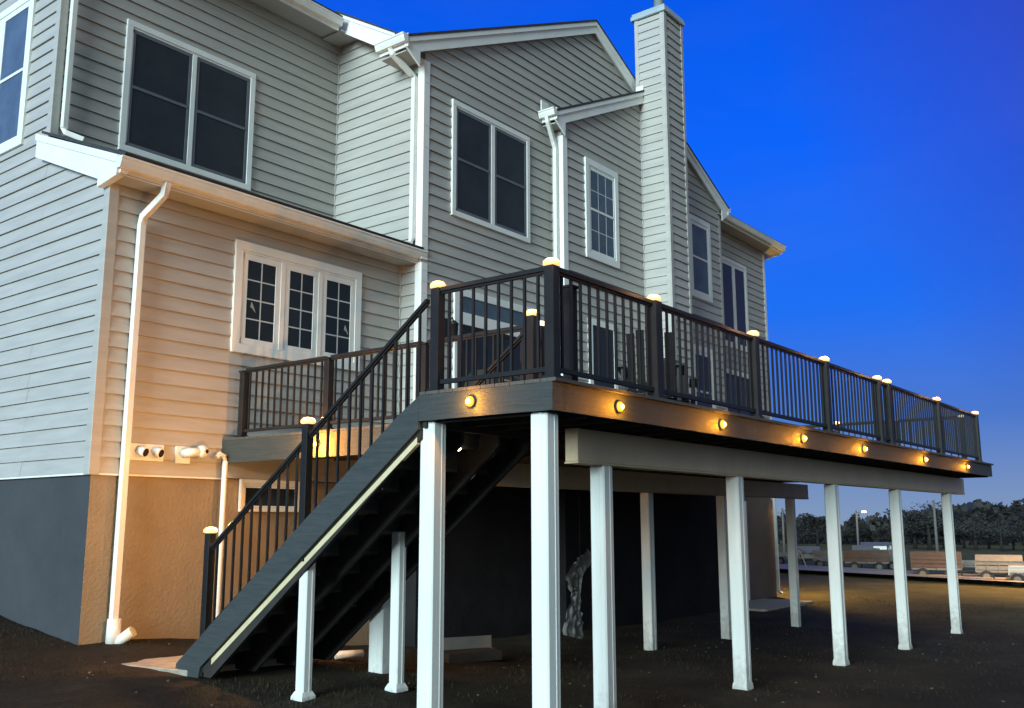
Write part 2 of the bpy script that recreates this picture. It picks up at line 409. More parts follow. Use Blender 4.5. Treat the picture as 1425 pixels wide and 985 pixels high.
window('x', XS, 12.72, 14.6, 6.76, 9.02, 2, case=.11, glass='blind')                # side wall
kw = window('y', YK, 7.37, 9.61, 3.92, 5.42, 3, case=.12, kind='casement', glass='glass', grid=(2, 4))
window('y', YC, 11.12, 13.22, 6.63, 8.62, 2, mull=.10)
window('y', Y3, 14.68, 15.86, 6.67, 8.66, 1, case=.13, glass='blind', grid=(3, 4), label='narrow grilled sash window with pale panes')
window('y', Y3, 18.85, 19.93, 6.70, 8.61, 1, case=.12, glass='blind')
window('y', Y4, 21.90, 23.50, 6.10, 8.45, 2, case=.10, kind='fixed', glass='glass')
window('y', Y3, 18.80, 19.90, 3.55, 5.60, 1, case=.12, glass='glass')
window('y', YK, 7.62, 8.58, 1.88, 2.294, 1, case=.055, kind='fixed', glass='glass', sash_w=.02, mull=.02, label='low basement window under the deck')
# small flat white shapes on the kitchen panes
def pane_mark(x, y, z, par):
    m = MB(); m.prism([(x, y, z + .07), (x + .03, y, z + .02), (x + .065, y, z - .06), (x + .02, y, z - .015), (x - .015, y, z)], (0, -.006, 0))
    m.build('window_mark', 'whitepaint', par)
pane_mark(7.66, YK - .0350, 4.55, kw); pane_mark(9.31, YK - .0350, 4.50, kw)

# ---- doors on the deck
def patio_door(y, x0, x1, z0, z1, transom=0.0, units=2, label=None):
    f = MB(); cs = .12
    f.box(x0, y - .055, z0, x0 + cs, y, z1); f.box(x1 - cs, y - .055, z0, x1, y, z1); f.box(x0 + cs + .0005, y - .056, z1 - cs, x1 - cs - .0005, y, z1)
    top = z1 - cs
    if transom:
        f.box(x0 + cs + .0005, y - .05, top - transom - .20, x1 - cs - .0005, y, top - transom)
        body = top - transom - .20
    else: body = top
    fr = f.build('patio_door', 'trim', house, 0.004)
    if label: fr['label'] = label
    if transom: MB().box(x0 + cs, y - .034, top - transom, x1 - cs, y - .001, top).build('transom_pane', 'blind', fr)
    uw = (x1 - x0 - 2 * cs) / units
    sa = MB()
    for u in range(units):
        a = x0 + cs + u * uw + .001; b = a + uw - .002
        sa.box(a, y - .042, z0 + .01, a + .06, y, body - .001).box(b - .06, y - .042, z0 + .01, b, y, body - .001).box(a + .06, y - .0415, body - .07, b - .06, y, body - .001).box(a + .06, y - .0415, z0 + .01, b - .06, y, z0 + .12)
    sa.build('door_sash', 'metal', fr)
    MB().box(x0 + cs, y - .034, z0 + .02, x1 - cs, y - .001, body - .002).build('pane', 'glass', fr)
    MB().box(x0 + cs + uw + .01, y - .085, z0 + 1.0, x0 + cs + uw + .04, y - .043, z0 + 1.25).build('handle', 'metal', fr)
    return fr
ZD = 2.79
patio_door(YC, 11.20, 13.44, ZD + .01, 5.45, transom=.26, label='patio door with transom pane')
patio_door(Y3, 14.72, 15.70, ZD + .01, 5.50, units=1)
patio_door(Y4, 21.9, 23.5, ZD + .01, 5.52, units=2)
sc = MB().box(10.98, YC - .05, 4.55, 11.08, YC - .022, 4.9).tube([(11.03, YC - .05, 4.83), (11.03, YC - .16, 4.90), (11.03, YC - .19, 4.82)], .012, 6).lathe((11.03, YC - .19, 4.56), [(.035, 0), (.06, .03), (.07, .22), (.085, .23), (.02, .29)], 10)
sc.build('wall_lantern', 'metal', house)

# ---- roofs
def fascia_strip(name, pts, thick, mat, par=house):
    return None
# lean-to roof over the kitchen
r = MB()
r.prism([(5.50, 9.93, 5.885), (5.50, YU, 6.70), (5.50, YU, 6.735), (5.50, 9.90, 5.925)], (XB - 5.50 - .002, 0, 0))
rl = r.build('roof', 'shingle', house)
MB().prism([(5.515, 10.02, 5.70), (5.515, YK - .035, 5.70), (5.515, YK - .035, 5.715), (5.515, 10.02, 5.715)], (XB - 5.52, 0, 0)).build('soffit', 'soffit', rl)
# rake board on the side (white, with return)
MB().prism([(5.50, 10.00, 5.71), (5.50, YK + .10, 5.64), (5.50, YK + .10, 5.74), (5.50, 12.12, 6.40), (5.50, 12.12, 6.72), (5.50, 9.96, 5.885)], (.095, 0, 0)).build('rake_board', 'trim', rl, 0.004)
MB().prism([(5.485, 9.96, 5.80), (5.485, 12.13, 6.635), (5.485, 12.13, 6.725), (5.485, 9.93, 5.885)], (.014, 0, 0)).build('rake_trim', 'trim', rl)
def gutter(name, p0, p1, inward, par, w=.12, h=.13):
    """K-style gutter from p0 to p1 (top front edge), inward = unit vector towards the wall"""
    p0 = Vector(p0); p1 = Vector(p1); n = Vector(inward); z = Vector((0, 0, 1))
    prof = [(0, 0), (0, -.022), (.014, -.034), (.020, -.07), (.045, -h), (w, -h), (w, 0), (w - .006, 0), (w - .006, -h + .006), (.05, -h + .006), (.012, -.01), (.012, 0)]
    mb = MB(); mb.prism([p0 + n * a + z * b for a, b in prof], p1 - p0)
    g_ = mb.build(name, 'gutter', par)
    MB().prism([p0 + n * (w + .001) + z * .03, p0 + n * (w + .001) - z * .19, p0 + n * (w + .025) - z * .19, p0 + n * (w + .025) + z * .03], p1 - p0).build('fascia_board', 'gutter', g_)
    for p, s in ((p0, -1), (p1, 1)):
        d = (p1 - p0).normalized() * s
        MB().prism([p + n * a + z * b for a, b in prof[:7]], d * .006).build('end_cap', 'gutter', g_)
    return g_
gutter('gutter', (5.47, 9.90, 5.885), (10.56, 9.90, 5.885), (0, 1, 0), rl)
# main upper roof (eave over the big window) that drops forward over the bump
ru = MB()
ru.prism([(5.30, 11.42, 10.06), (5.30, 16.5, 12.6), (5.30, 16.5, 12.66), (5.30, 11.40, 10.11)], (10.0 - 5.30, 0, 0))
ru = ru.build('roof', 'shingle', house)
MB().box(5.35, 11.56, 9.93, 10.05, YU - .03, 9.965).box(10.0501, 11.5, 9.90, XB - .03, YU - .03, 9.93).build('soffit', 'soffit', ru)
gutter('gutter', (5.28, 11.40, 10.08), (10.02, 11.40, 10.08), (0, 1, 0), ru)
# forward-running slope above the bump, its bright rake board faces the side yard
rk = MB().prism([(10.15, 11.70, 10.30), (10.15, 10.36, 9.50), (10.15, 10.36, 9.36), (10.15, 10.66, 9.36), (10.15, 11.72, 10.02), (10.15, 11.76, 10.2)], (.03, 0, 0)).build('rake_board', 'trim', ru, .003)
MB().prism([(10.13, 11.72, 10.34), (10.13, 10.30, 9.495), (10.13, 10.30, 9.43), (10.13, 11.72, 10.27)], (.02, 0, 0)).build('rake_trim', 'trim', rk)
MB().prism([(10.12, 11.74, 10.35), (10.12, 10.2, 9.43), (10.12, 10.2, 9.46), (10.12, 11.74, 10.39)], (2.2, 0, 0)).build('roof_slope', 'shingle', rk)
MB().prism([(10.181, 11.70, 10.0), (10.181, 10.5, 9.36), (10.181, 10.5, 9.39), (10.181, 11.70, 10.03)], (.28, 0, 0)).build('soffit', 'soffit', rk)

def gable_roof(px, pz, slope, xl, xr, yf, yb, band, par=house, ridge_z=0.0, soffit_to=None, back_xl=None):
    """front gable: px, pz ridge of roof top surface; eaves at xl, xr; front plane yf, runs back to yb"""
    zl = pz - slope * (px - xl); zr = pz - slope * (xr - px)
    t = .045
    m = MB()
    if back_xl:
        ym = 10.46; zb_ = pz - slope * (px - back_xl)
        m.prism([(xl, yf - .03, zl), (px, yf - .03, pz), (px, yf - .03, pz - t), (xl, yf - .03, zl - t)], (0, ym - yf, 0))
        m.prism([(back_xl, ym - .0295, zb_), (px, ym - .0295, pz), (px, ym - .0295, pz - t), (back_xl, ym - .0295, zb_ - t)], (0, yb - ym, 0))
    else:
        m.prism([(xl, yf - .03, zl), (px, yf - .03, pz), (px, yf - .03, pz - t), (xl, yf - .03, zl - t)], (0, yb - yf, 0))
    m.prism([(px + .0005, yf - .03, pz), (xr, yf - .03, zr), (xr, yf - .03, zr - t), (px + .0005, yf - .03, pz - t)], (0, yb - yf, 0))
    ro = m.build('roof', 'shingle', par)
    t += .002
    a = MB()     # rake boards
    a.prism([(xl + .02, yf, zl - t), (px, yf, pz - t), (px, yf, pz - t - band), (xl + .35, yf, zl - t - band + .35 * slope - .02), (xl + .34, yf, zl - t - band - .10), (xl + .02, yf, zl - t - .14)], (0, .03, 0))
    a.prism([(px + .0005, yf, pz - t), (xr - .02, yf, zr - t), (xr - .02, yf, zr - t - .14), (xr - .34, yf, zr - t - band - .10), (xr - .35, yf, zr - t - band + .35 * slope - .02), (px + .0005, yf, pz - t - band)], (0, .03, 0))
    a.build('rake_board', 'siding' if False else 'trim', ro, .003)
    b_ = MB()    # crown strip proud of the board
    b_.prism([(xl, yf - .022, zl - t), (px, yf - .022, pz - t), (px, yf - .022, pz - t - .085), (xl, yf - .022, zl - t - .085)], (0, .02, 0))
    b_.prism([(px + .0005, yf - .022, pz - t), (xr, yf - .022, zr - t), (xr, yf - .022, zr - t - .085), (px + .0005, yf - .022, pz - t - .085)], (0, .02, 0))
    b_.build('rake_trim', 'trim', ro)
    s_ = MB()    # sloping soffit
    ys = soffit_to
    s_.prism([(xl + .35, yf + .031, zl - t - band + .35 * slope), (px, yf + .031, pz - t - band + .02), (px, yf + .031, pz - t - band + .04), (xl + .35, yf + .031, zl - t - band + .35 * slope + .02)], (0, ys - yf - .035, 0))
    s_.prism([(px + .0005, yf + .031, pz - t - band + .02), (xr - .35, yf + .031, zr - t - band + .35 * slope), (xr - .35, yf + .031, zr - t - band + .35 * slope + .02), (px + .0005, yf + .031, pz - t - band + .04)], (0, ys - yf - .035, 0))
    # flat eave soffits
    s_.box(xl + .05, yf + .031, zl - t - .20, xl + .46, 10.44 if xl < 12 else ys + .20, zl - t - .18)
    s_.box(xr - .46, yf + .031, zr - t - .20, xr - .13, ys + .5, zr - t - .18)
    s_.build('soffit', 'soffit', ro)
    return ro, zl, zr
roA, zl, zr = gable_roof(PA, 11.88, SA, 9.93, 20.9, 9.86, 17, .25, soffit_to=YC, back_xl=XB + .12)
gutter('gutter', (9.84, 10.46, zl), (9.84, 9.83, zl), (1, 0, 0), roA)
roB, zl2, zr2 = gable_roof(PB, 10.98, SB, 13.60, 20.84, 9.62, YC + .5, .25, soffit_to=Y3)
gutter('gutter', (13.50, YC - .03, zl2 + .01), (13.50, 9.59, zl2 + .01), (1, 0, 0), roB)
gutter('gutter', (20.93, 9.60, zr2), (20.93, 10.3, zr2), (-1, 0, 0), roB)
MB().box(13.52, 9.86, zl2 + .03, 13.74, 9.885, zl2 + .22).build('kickout_flashing', 'trim', roB)
# right-hand eave
rR = MB().prism([(X3R - .2, 9.98, 9.30), (X3R - .2, 15, 11.8), (X3R - .2, 15, 11.86), (X3R - .2, 9.96, 9.35)], (X4R + .45 - X3R + .2, 0, 0)).build('roof', 'shingle', house)
gutter('gutter', (X3R - .1, 9.94, 9.32), (X4R + .44, 9.94, 9.32), (0, 1, 0), rR)
MB().box(X3R + .03, 10.09, 9.13, X4R + .40, Y4 - .03, 9.15).build('soffit', 'soffit', rR)
MB().prism([(X4R + .40, 10.07, 9.12), (X4R + .40, 10.65, 9.0), (X4R + .40, 10.65, 9.12), (X4R + .40, 15, 11.55), (X4R + .40, 15, 11.79), (X4R + .40, 9.98, 9.29)], (.03, 0, 0)).build('rake_board', 'trim', rR)
# filler mass so nothing is hollow from another viewpoint
MB().box(XS + .16, YU + .2, 2.4, XB, 23.9, 9.9).box(XB + .16, 10.7, 2.4, X4R - .16, 21.9, 9.0).build('inner_walls', 'soffit', house)

# ---- downspouts (rectangular, with elbows)
def pipe(name, pts, r, mat, par, n=4, sq=(0, 1, 0)):
    return MB().tube(pts, r, n, sq=sq).build(name, mat, par, 0.006)
pipe('downspout', [(6.10, 9.99, 5.76), (6.09, 10.03, 5.60), (6.00, 10.30, 5.36), (6.0, 10.325, 5.26), (5.98, 10.325, .66)], .056, 'gutter', house)
f_ = MB().tube([(5.98, 10.31, .69), (5.98, 10.31, .40)], [.075, .08], 14).tube([(6.0, 10.28, .42), (6.10, 10.12, .56)], [.06, .062], 14).build('drain_fitting', 'pvc', house)
MB().lathe((6.10, 10.12, .56), [(.05, .003), (.05, .008)], 14, axis=(.53, -.85, .7)).build('drain_opening', 'cream', f_)
pipe('downspout', [(5.74, YU - .09, 10.0), (5.74, YU - .09, 6.83), (5.76, YU - .10, 6.76), (5.95, YU - .22, 6.69)], .052, 'gutter', house)
pipe('downspout', [(9.93, 10.18, 9.12), (9.96, 10.17, 9.02), (10.33, 10.11, 8.80), (10.40, 10.10, 8.76), (10.40, 10.10, 6.10), (10.37, 10.10, 6.0), (10.2, 10.12, 5.96)], .055, 'gutter', house)
pipe('downspout', [(13.58, 9.78, 9.12), (13.60, 9.78, 9.02), (13.83, 9.82, 8.72), (13.89, 9.82, 8.60), (13.89, 9.82, 2.82)], .055, 'gutter', house)
pipe('downspout', [(24.55, Y4 - .08, 2.55), (24.55, Y4 - .08, -.05), (24.50, Y4 - .2, -.12)], .05, 'gutter', house)
# vents
v = MB().box(6.05, YK - .045, 2.46, 6.50, YK - .003, 2.66).build('wall_vent', 'trim', house, .006); v['label'] = 'double round vent hood near the siding bottom'
for x in (6.22, 6.42):
    MB().lathe((x - .05, YK - .046, 2.58), [(.055, 0), (.058, .08), (.062, .10)], 16, axis=(.45, -1, -.35)).build('vent_hood', 'pvc', v)
    d = Vector((.45, -1, -.35)).normalized()
    MB().lathe(Vector((x - .05, YK - .046, 2.58)) + d * .1005, [(.048, 0), (.048, .002)], 16, axis=d).build('vent_opening', 'dark', v)
v = MB().box(6.66, YK - .045, 2.45, 6.86, YK - .003, 2.66).build('wall_vent', 'trim', house, .006); v['label'] = 'single exhaust pipe beside the double vent'
MB().tube([(6.74, YK - .046, 2.57), (6.78, YK - .12, 2.58), (6.93, YK - .16, 2.60)], [.05, .058, .055], 14).lathe((6.95, YK - .15, 2.60), [(.05, -.05), (.078, -.03), (.078, .03), (.04, .07)], 16, axis=(.3, -1, 0)).build('exhaust_pipe', 'pvc', v)
MB().lathe((6.972, YK - .222, 2.60), [(.026, 0), (.026, .003)], 12, axis=(.3, -1, 0)).build('vent_opening', 'dark', v)
# thin white drain pipe next to the deck end
pipe('drain_pipe', [(7.16, 10.25, 2.54), (7.20, 10.25, 2.585), (7.27, 10.25, 2.56), (7.29, 10.25, 2.48), (7.28, 10.25, .35)], .036, 'pvc', house, n=10)

# ------------------------------------------------------------------ deck
deck = thing('deck', (12, 7, 0), 'raised dark deck with black railings, lit post caps and white posts along the house', 'deck')
YF, XD, XA, XR = 4.03, 5.66, 7.35, 19.62
# boards
b = MB()
def boards(x0, x1, y0, y1):
    y = y0
    while y < y1 - .01:
        b.box(x0, y, ZD - .026, x1, min(y + .137, y1), ZD); y += .143
boards(5.625, 19.66, 3.995, 5.35)
boards(7.32, 19.66, 5.353, 9.68)
boards(7.32, 13.94, 9.69, 9.92)
boards(7.32, 10.42, 9.93, 10.37)
b.build('deck_boards', 'board', deck)
MB().box(5.64, YF, 2.555, 19.64, YF + .03, ZD - .028).build('fascia_board', 'fascia', deck)
MB().box(XD - .03, YF + .031, 2.555, XD, 5.36, ZD - .028).build('fascia_board', 'fascia', deck)
MB().box(XA - .03, 5.40, 2.48, XA, 10.375, ZD - .028).build('fascia_board', 'fascia', deck)
MB().box(19.61, YF + .031, 2.555, 19.64, 9.7, ZD - .028).build('fascia_board', 'fascia', deck)
MB().box(XD - .036, YF - .006, 2.553, XD + .10, YF + .0, ZD - .027).box(XD - .036, YF + .0005, 2.553, XD - .0301, YF + .13, ZD - .027).build('fascia_corner', 'fascia', deck)
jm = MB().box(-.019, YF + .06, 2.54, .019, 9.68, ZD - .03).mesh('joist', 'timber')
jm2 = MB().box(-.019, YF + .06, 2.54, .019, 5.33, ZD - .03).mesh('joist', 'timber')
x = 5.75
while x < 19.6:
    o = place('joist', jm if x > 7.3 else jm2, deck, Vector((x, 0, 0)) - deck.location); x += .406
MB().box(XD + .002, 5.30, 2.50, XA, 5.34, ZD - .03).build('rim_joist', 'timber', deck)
def beamb(x0, x1, y, z0, z1, t=.13):
    MB().box(x0, y, z0, x1, y + t, z1).box(x0 - .006, y - .008, z0 - .018, x1 + .006, y + t + .008, z0 - .001).build('beam', 'beam', deck, .005)
beamb(6.74, 19.78, 4.565, 2.255, 2.535)
beamb(7.3, 18.86, 7.25, 2.19, 2.46)
# support posts with small base skirts
def post(x, y, top, w=.15, foot=True, mat='postsleeve', skirt=.0):
    h = w / 2; z0 = zg(x, y) - .04
    m = MB().box(x - h, y - h, z0, x + h, y + h, top)
    # raised corner beads on the sleeve give the fluted look
    p = m.build('support_post', mat, deck, .012)
    tr = MB()
    tr.box(x + h * .30 - .006, y - h - .003, z0, x + h * .30 + .006, y - h + .001, top - .002)
    tr.box(x - h - .003, y - h * .30 - .006, z0, x - h + .001, y - h * .30 + .006, top - .002)
    tr.build('sleeve_rib', mat, p)
    if skirt:
        zz = zg(x, y) - .0
        MB().lathe((x, y, zz - .01), [(h * 1.45 + skirt, 0), (h * 1.45 + skirt * .9, .03), (h * 1.42, .07)], 4).build('post_skirt', mat, p)
    return p
post(5.765, 4.20, 2.55, .155); post(5.765, 5.32, 2.55, .155)
for x in (7.20, 9.90, 12.87, 15.65, 18.70): post(x, 4.63, 2.236, .15, skirt=.008 if x > 9 else 0)
for x in (9.95, 12.60, 15.10, 18.05): post(x, 7.31, 2.17, .15)
post(7.30, 7.42, 2.17, .20)
post(5.735, 6.78, 1.52, .108, skirt=.03); post(6.64, 6.55, 1.66, .108, skirt=.03)

# ---- railing
ZR = 3.69
pm_h = {}
CAPS = []
def rpost(x, y, z0, z1, light='warm', w=.088):
    h = w / 2
    p = MB().box(x - h, y - h, z0, x + h, y + h, z1 - .075).build('railing_post', 'metal', deck, .004)
    MB().box(x - h - .012, y - h - .012, z0 - .0, x + h + .012, y + h + .012, z0 + .03).build('post_base', 'metal', p)
    zc = z1 - .075
    if light:
        mt = {'warm': 'capskirt', 'white': 'capwhite'}[light]
        s = .052 if light == 'warm' else .042
        MB().lathe((x, y, zc), [(s * .85, .001), (s * 1.28, .010), (s * 1.28, .034), (s * 1.05, .046)], 16).build('cap_light', mt, p)
        MB().lathe((x, y, zc + .0465), [(s * .98, 0), (s * .85, .008), (s * .3, .015)], 16).build('cap_lid', 'cap' if light == 'white' else 'capglow', p)
        if light == 'warm': CAPS.append((x, y, zc))
    else:
        MB().box(x - h - .01, y - h - .01, zc, x + h + .01, y + h + .01, zc + .02).build('post_cap', 'metal', p)
    return p
bal_parts = 0; rest = MB()
BW = .010
def panel(p0, p1, n=None, sub=True, light_under=False):
    """railing panel between two points (at floor height z) p=(x,y,z_floor_of_top_rail_base)"""
    global bal_parts
    a = Vector(p0); c = Vector(p1); d = c - a; L_ = math.hypot(d.x, d.y); u = Vector((d.x / L_, d.y / L_, 0)); nrm = Vector((-u.y, u.x, 0))
    a2 = a + d * (.05 / L_); c2 = c - d * (.05 / L_)
    def bar(mb, q0, q1, w, h):
        mb.prism([q0 - nrm * w, q0 + nrm * w, q0 + nrm * w + Vector((0, 0, h)), q0 - nrm * w + Vector((0, 0, h))], q1 - q0)
    z = Vector((0, 0, 1))
    sl = abs(d.z) > .01
    tr = MB(); bar(tr, a2 + z * .835, c2 + z * .835, .028, .036); bar(tr, a2 + z * .815, c2 + z * .815, .014, .019)
    rp_ = tr.build('rail_panel', 'metal', deck, .003)
    br = MB(); lo = .065 if not sl else .07
    bar(br, a2 + z * lo, c2 + z * lo, .02, .035); br.build('bottom_rail', 'metal', rp_)
    if n is None: n = max(2, round(L_ / .118) - 1)
    for k in range(1, n + 1):
        p = a + d * (k / (n + 1))
        m = rest if not (sub and bal_parts < 100) else MB()
        m.box(p.x - BW, p.y - BW, p.z + lo + .03, p.x + BW, p.y + BW, p.z + .82)
        if m is not rest:
            m.build('baluster', 'metal', rp_); bal_parts += 1
    return rp_
YR = 4.10; XL = 5.735
rpost(XL, YR, ZD, 3.735); 
front = [XL, 7.27, 9.35, 11.40, 13.40, 13.83, 16.40, 18.98]
rpost(6.16, 4.23, ZD, 3.66, None)['label'] = 'plain dark post without a lamp just inside the corner'
for x in front[1:]: rpost(x, YR, ZD, 3.735, w=.11 if x < 8 else .095)
rpost(XL, 5.26, ZD, 3.735)
panel((XL, 5.26, ZD), (XL, YR, ZD), 8)
for i, (xa, xb) in enumerate(zip(front, front[1:])):
    panel((xa, YR, ZD), (xb, YR, ZD), n=11 if i == 0 else (2 if i == 4 else None), sub=i < 3)
rpost(7.09, 5.30, ZD, 3.735); rpost(XA + .04, 5.42, ZD, 3.70, 'white', w=.08)
ay = [5.42, 6.95, 8.48, 10.07]
for ya, yb in zip(ay, ay[1:]): panel((XA + .04, yb, ZD), (XA + .04, ya, ZD), sub=ya > 6.5)
for y in ay[2:]: rpost(XA + .04, y, ZD, 3.69, None)
rpost(XA + .04, 6.95, ZD, 3.69, None, w=.07)
xr_ = 19.0
for ya, yb in ((4.32, 5.5), (5.5, 6.65), (6.65, 8.2), (8.2, 9.55)): panel((xr_, ya, ZD), (xr_, yb, ZD), sub=False)
rpost(xr_, 4.34, ZD, 3.70, 'white', w=.08); rpost(xr_, 5.5, ZD, 3.69, None); rpost(xr_, 6.65, ZD, 3.71, 'warm'); rpost(xr_, 8.2, ZD, 3.69, None)

# ---- stairs, running down beside the deck towards the house
SL = .75
def ztop(y): return 2.78 - SL * (y - 5.37)
def zbot(y): return 2.46 - SL * (y - 5.40)
def stringer(x0, x1, mat, top=0, bot=0, name='stringer'):
    MB().prism([(x0, 5.36, ztop(5.36) + top - .03), (x0, 5.62, ztop(5.62) + top), (x0, 8.54, ztop(8.54) + top), (x0, 8.54, .30), (x0, 8.17, .30 + 0), (x0, 8.15, zbot(8.15) + bot), (x0, 5.36, zbot(5.36) + bot)], (x1 - x0, 0, 0)).build(name, mat, deck)
stairs_top = 5.36
stringer(XD - .034, XD - .002, 'fascia', name='stringer_fascia')
for x in (5.66, 6.16, 6.66, 7.10):
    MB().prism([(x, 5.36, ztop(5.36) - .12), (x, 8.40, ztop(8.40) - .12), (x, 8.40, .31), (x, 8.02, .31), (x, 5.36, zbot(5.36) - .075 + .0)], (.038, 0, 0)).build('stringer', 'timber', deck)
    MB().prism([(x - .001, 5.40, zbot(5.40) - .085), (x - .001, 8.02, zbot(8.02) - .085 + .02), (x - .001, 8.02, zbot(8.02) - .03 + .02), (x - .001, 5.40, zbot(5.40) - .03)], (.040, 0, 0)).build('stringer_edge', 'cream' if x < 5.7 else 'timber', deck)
n = 13; rise = (ZD - .34) / n; run = rise / SL
tm = MB().box(-.75, -run / 2 - .02, -.025, .75, run / 2 + .012, 0).mesh('tread', 'board')
rm = MB().box(-.74, -.01, -rise + .001, .74, .01, -.026).mesh('riser', 'fascia')
for k in range(1, n):
    y = 5.36 + run * (k - .5); z = ZD - rise * k
    place('tread', tm, deck, Vector((6.41, y, z)) - deck.location); place('riser', rm, deck, Vector((6.41, y + run / 2 - .012, z)) - deck.location)
# newels and sloping rails
for x, sub in ((5.69, True), (7.10, False)):
    zb = lambda y: ztop(y) - .02
    y0, y1, y2 = 5.28, 6.79, 8.18
    panel((x, y0, 2.74), (x, y1, 2.74 - .73 * (y1 - y0)), 10, sub=sub)
    panel((x, y1, 2.74 - .73 * (y1 - y0)), (x, y2, 2.74 - .73 * (y2 - y0)), 10, sub=sub)
    rpost(x, y1, ztop(y1) - .3, 2.70, w=.078); rpost(x, y2, .32, 1.72, w=.078)
if rest.f:
    r_ = rest.build('balusters', 'metal', deck); r_['kind'] = 'stuff'
# fascia puck lights
def puck(x, y, z, n):
    n = Vector(n); c_ = Vector((x, y, z))
    p = MB().lathe(c_, [(.045, 0), (.045, .010), (.043, .014)], 16, axis=n).build('fascia_light', 'cap', deck)
    MB().lathe(c_ + n * .0145, [(.0425, 0), (.039, .012), (.022, .024)], 14, axis=n).build('lens', 'puckring', p)
    MB().lathe(c_ + n * .0385, [(.021, 0), (.018, .007), (.008, .012)], 12, axis=n).build('bulb', 'core', p)
for x in (6.53, 8.365, 10.38, 12.42, 15.17, 17.72): puck(x, YF - .001, 2.655, (0, -1, 0))
puck(XD - .031, 4.80, 2.67, (-1, 0, 0)); puck(XA - .031, 8.55, 2.63, (-1, 0, 0))
# tiny step light under the stair head
MB().lathe((6.35, 5.56, 2.40), [(.02, 0), (.024, .02), (.01, .035)], 12, axis=(0, 0, -1)).build('step_light', 'bulb', deck)

# real lamps: warm light sent out by the cap and fascia lights
def plight(x, y, z, W, col=(1, .50, .17), r=.03, name='lamp'):
    l = bpy.data.lights.new(name, 'POINT'); l.energy = W; l.color = col; l.shadow_soft_size = r
    o = bpy.data.objects.new(name, l); COL.objects.link(o); o.location = (x, y, z); return o
plight(5.83, 8.16, 1.78, 140, (1, .49, .15), name='newel_light'); plight(5.83, 6.80, 2.72, 120, (1, .49, .15), name='newel_light')
plight(7.20, 8.55, 2.60, 75, (1, .38, .04), name='fascia_light_glow')
for x in (6.53, 8.365, 10.38, 12.42, 15.17, 17.72): plight(x, YF - .062, 2.655, 11, (1, .36, .02), .02, 'fascia_light_glow')
plight(XD - .095, 4.80, 2.67, 11, (1, .40, .03), .02, 'fascia_light_glow')
for x, y, z in CAPS:
    if x > 5.72 or y < 6: plight(x - .06, y - .08, z + .10, 3.5, (1, .5, .2), .03, 'cap_light_glow')

# ------------------------------------------------------------------ ground things
pad = MB().prism([(5.35, 9.75, 0), (6.8, 9.75, 0), (7.1, 8.3, 0), (5.62, 8.34, 0)], (0, 0, .12))
pad.v = [(x, y, z + .235) for x, y, z in pad.v]
tag(pad.build('path', 'concrete', bevel=.01), kind='structure')
MB_ = MB().box(20.6, 9.0, -.4, 23.4, 10.3, -.165)
tag(MB_.build('patio_slab', 'concrete', bevel=.01), kind='structure')
MB_ = None
# two lengths of folded white trim under the deck
def folded(x, y, rz, L_, label, name='gutter_offcut'):
    z = zg(x, y)
    m = MB()
    m.prism([(-L_ / 2, 0, .0), (-L_ / 2, .16, .01), (-L_ / 2, .17, .17), (-L_ / 2, .16, .17), (-L_ / 2, .15, .022), (-L_ / 2, 0, .012)], (L_, 0, 0))
    o = bpy.data.objects.new(name, m.mesh(name, 'greypaint')); COL.objects.link(o)
    o.location = (x, y, z + .10); o.rotation_euler = (0, 0, rz); tag(o, label, 'gutter piece'); return o
folded(9.35, 8.1, -.45, .95, 'L-shaped pale gutter offcut lying under the deck behind the corner posts')
# support block for it
tag(MB().prism([(9.0, 8.0, zg(9, 8) - .02), (9.7, 7.75, zg(9, 8) - .02), (9.8, 8.1, zg(9, 8) - .02), (9.1, 8.35, zg(9, 8) - .02)], (0, 0, .115)).build('timber_offcut', 'timber'), 'dark timber block lying beneath the gutter offcut', 'timber')
z = zg(7.83, 8.49)
tag(MB().tube([(7.68, 8.55, z + .05), (7.98, 8.42, z + .05)], [.045, .045], 12).build('pipe_offcut', 'pvc'), 'short white pipe piece on the soil beside the wide ribbed post', 'pipe')
# pale cloth hanging from the wall behind the posts
cl = MB(); nx, nz = 18, 36; rc = random.Random(5)
def clothp(i, j, side):
    t = j / nz; u = i / nx - .5
    wdt = lerp(.50, .80, t / .12) if t < .12 else (lerp(.80, .12, (t - .12) / .30) if t < .42 else lerp(.12, .56, ((t - .42) / .58) ** .8))
    cx = lerp(.12, -.05, t * 1.2)
    fold = abs(noise.noise(Vector((u * 5 + t * 2, t * 5, 2)))) * .16 + noise.noise(Vector((u * 14, t * 9, 5))) * .02 + math.sin(u * 18) * .018 * t
    wdt *= 1 + .16 * noise.noise(Vector((t * 9, 4 if u > 0 else 8, 1)))
    zz = lerp(1.22, .06, t) + (u * .25 if t < .4 else -u * .12)
    return (12.2 + cx + u * wdt, 8.3 + fold + side * .006, zz)
for side in (0, 1):
    base = len(cl.v)
    for j in range(nz + 1):
        for i in range(nx + 1): cl.v.append(clothp(i, j, side))
    for j in range(nz):
        for i in range(nx):
            a = base + j * (nx + 1) + i; cl.f.append((a, a + 1, a + nx + 2, a + nx + 1)); cl.sm.append(True)
tag(cl.build('hanging_cloth', 'cloth'), 'crumpled pale cloth twisted and hanging from a line under the deck', 'cloth')
tag(MB().tube([(12.28, 8.3, 1.18), (12.28, 8.3, 2.46)], .004, 6).build('cord', 'timber'), 'thin dark cord holding up the crumpled cloth', 'cord')

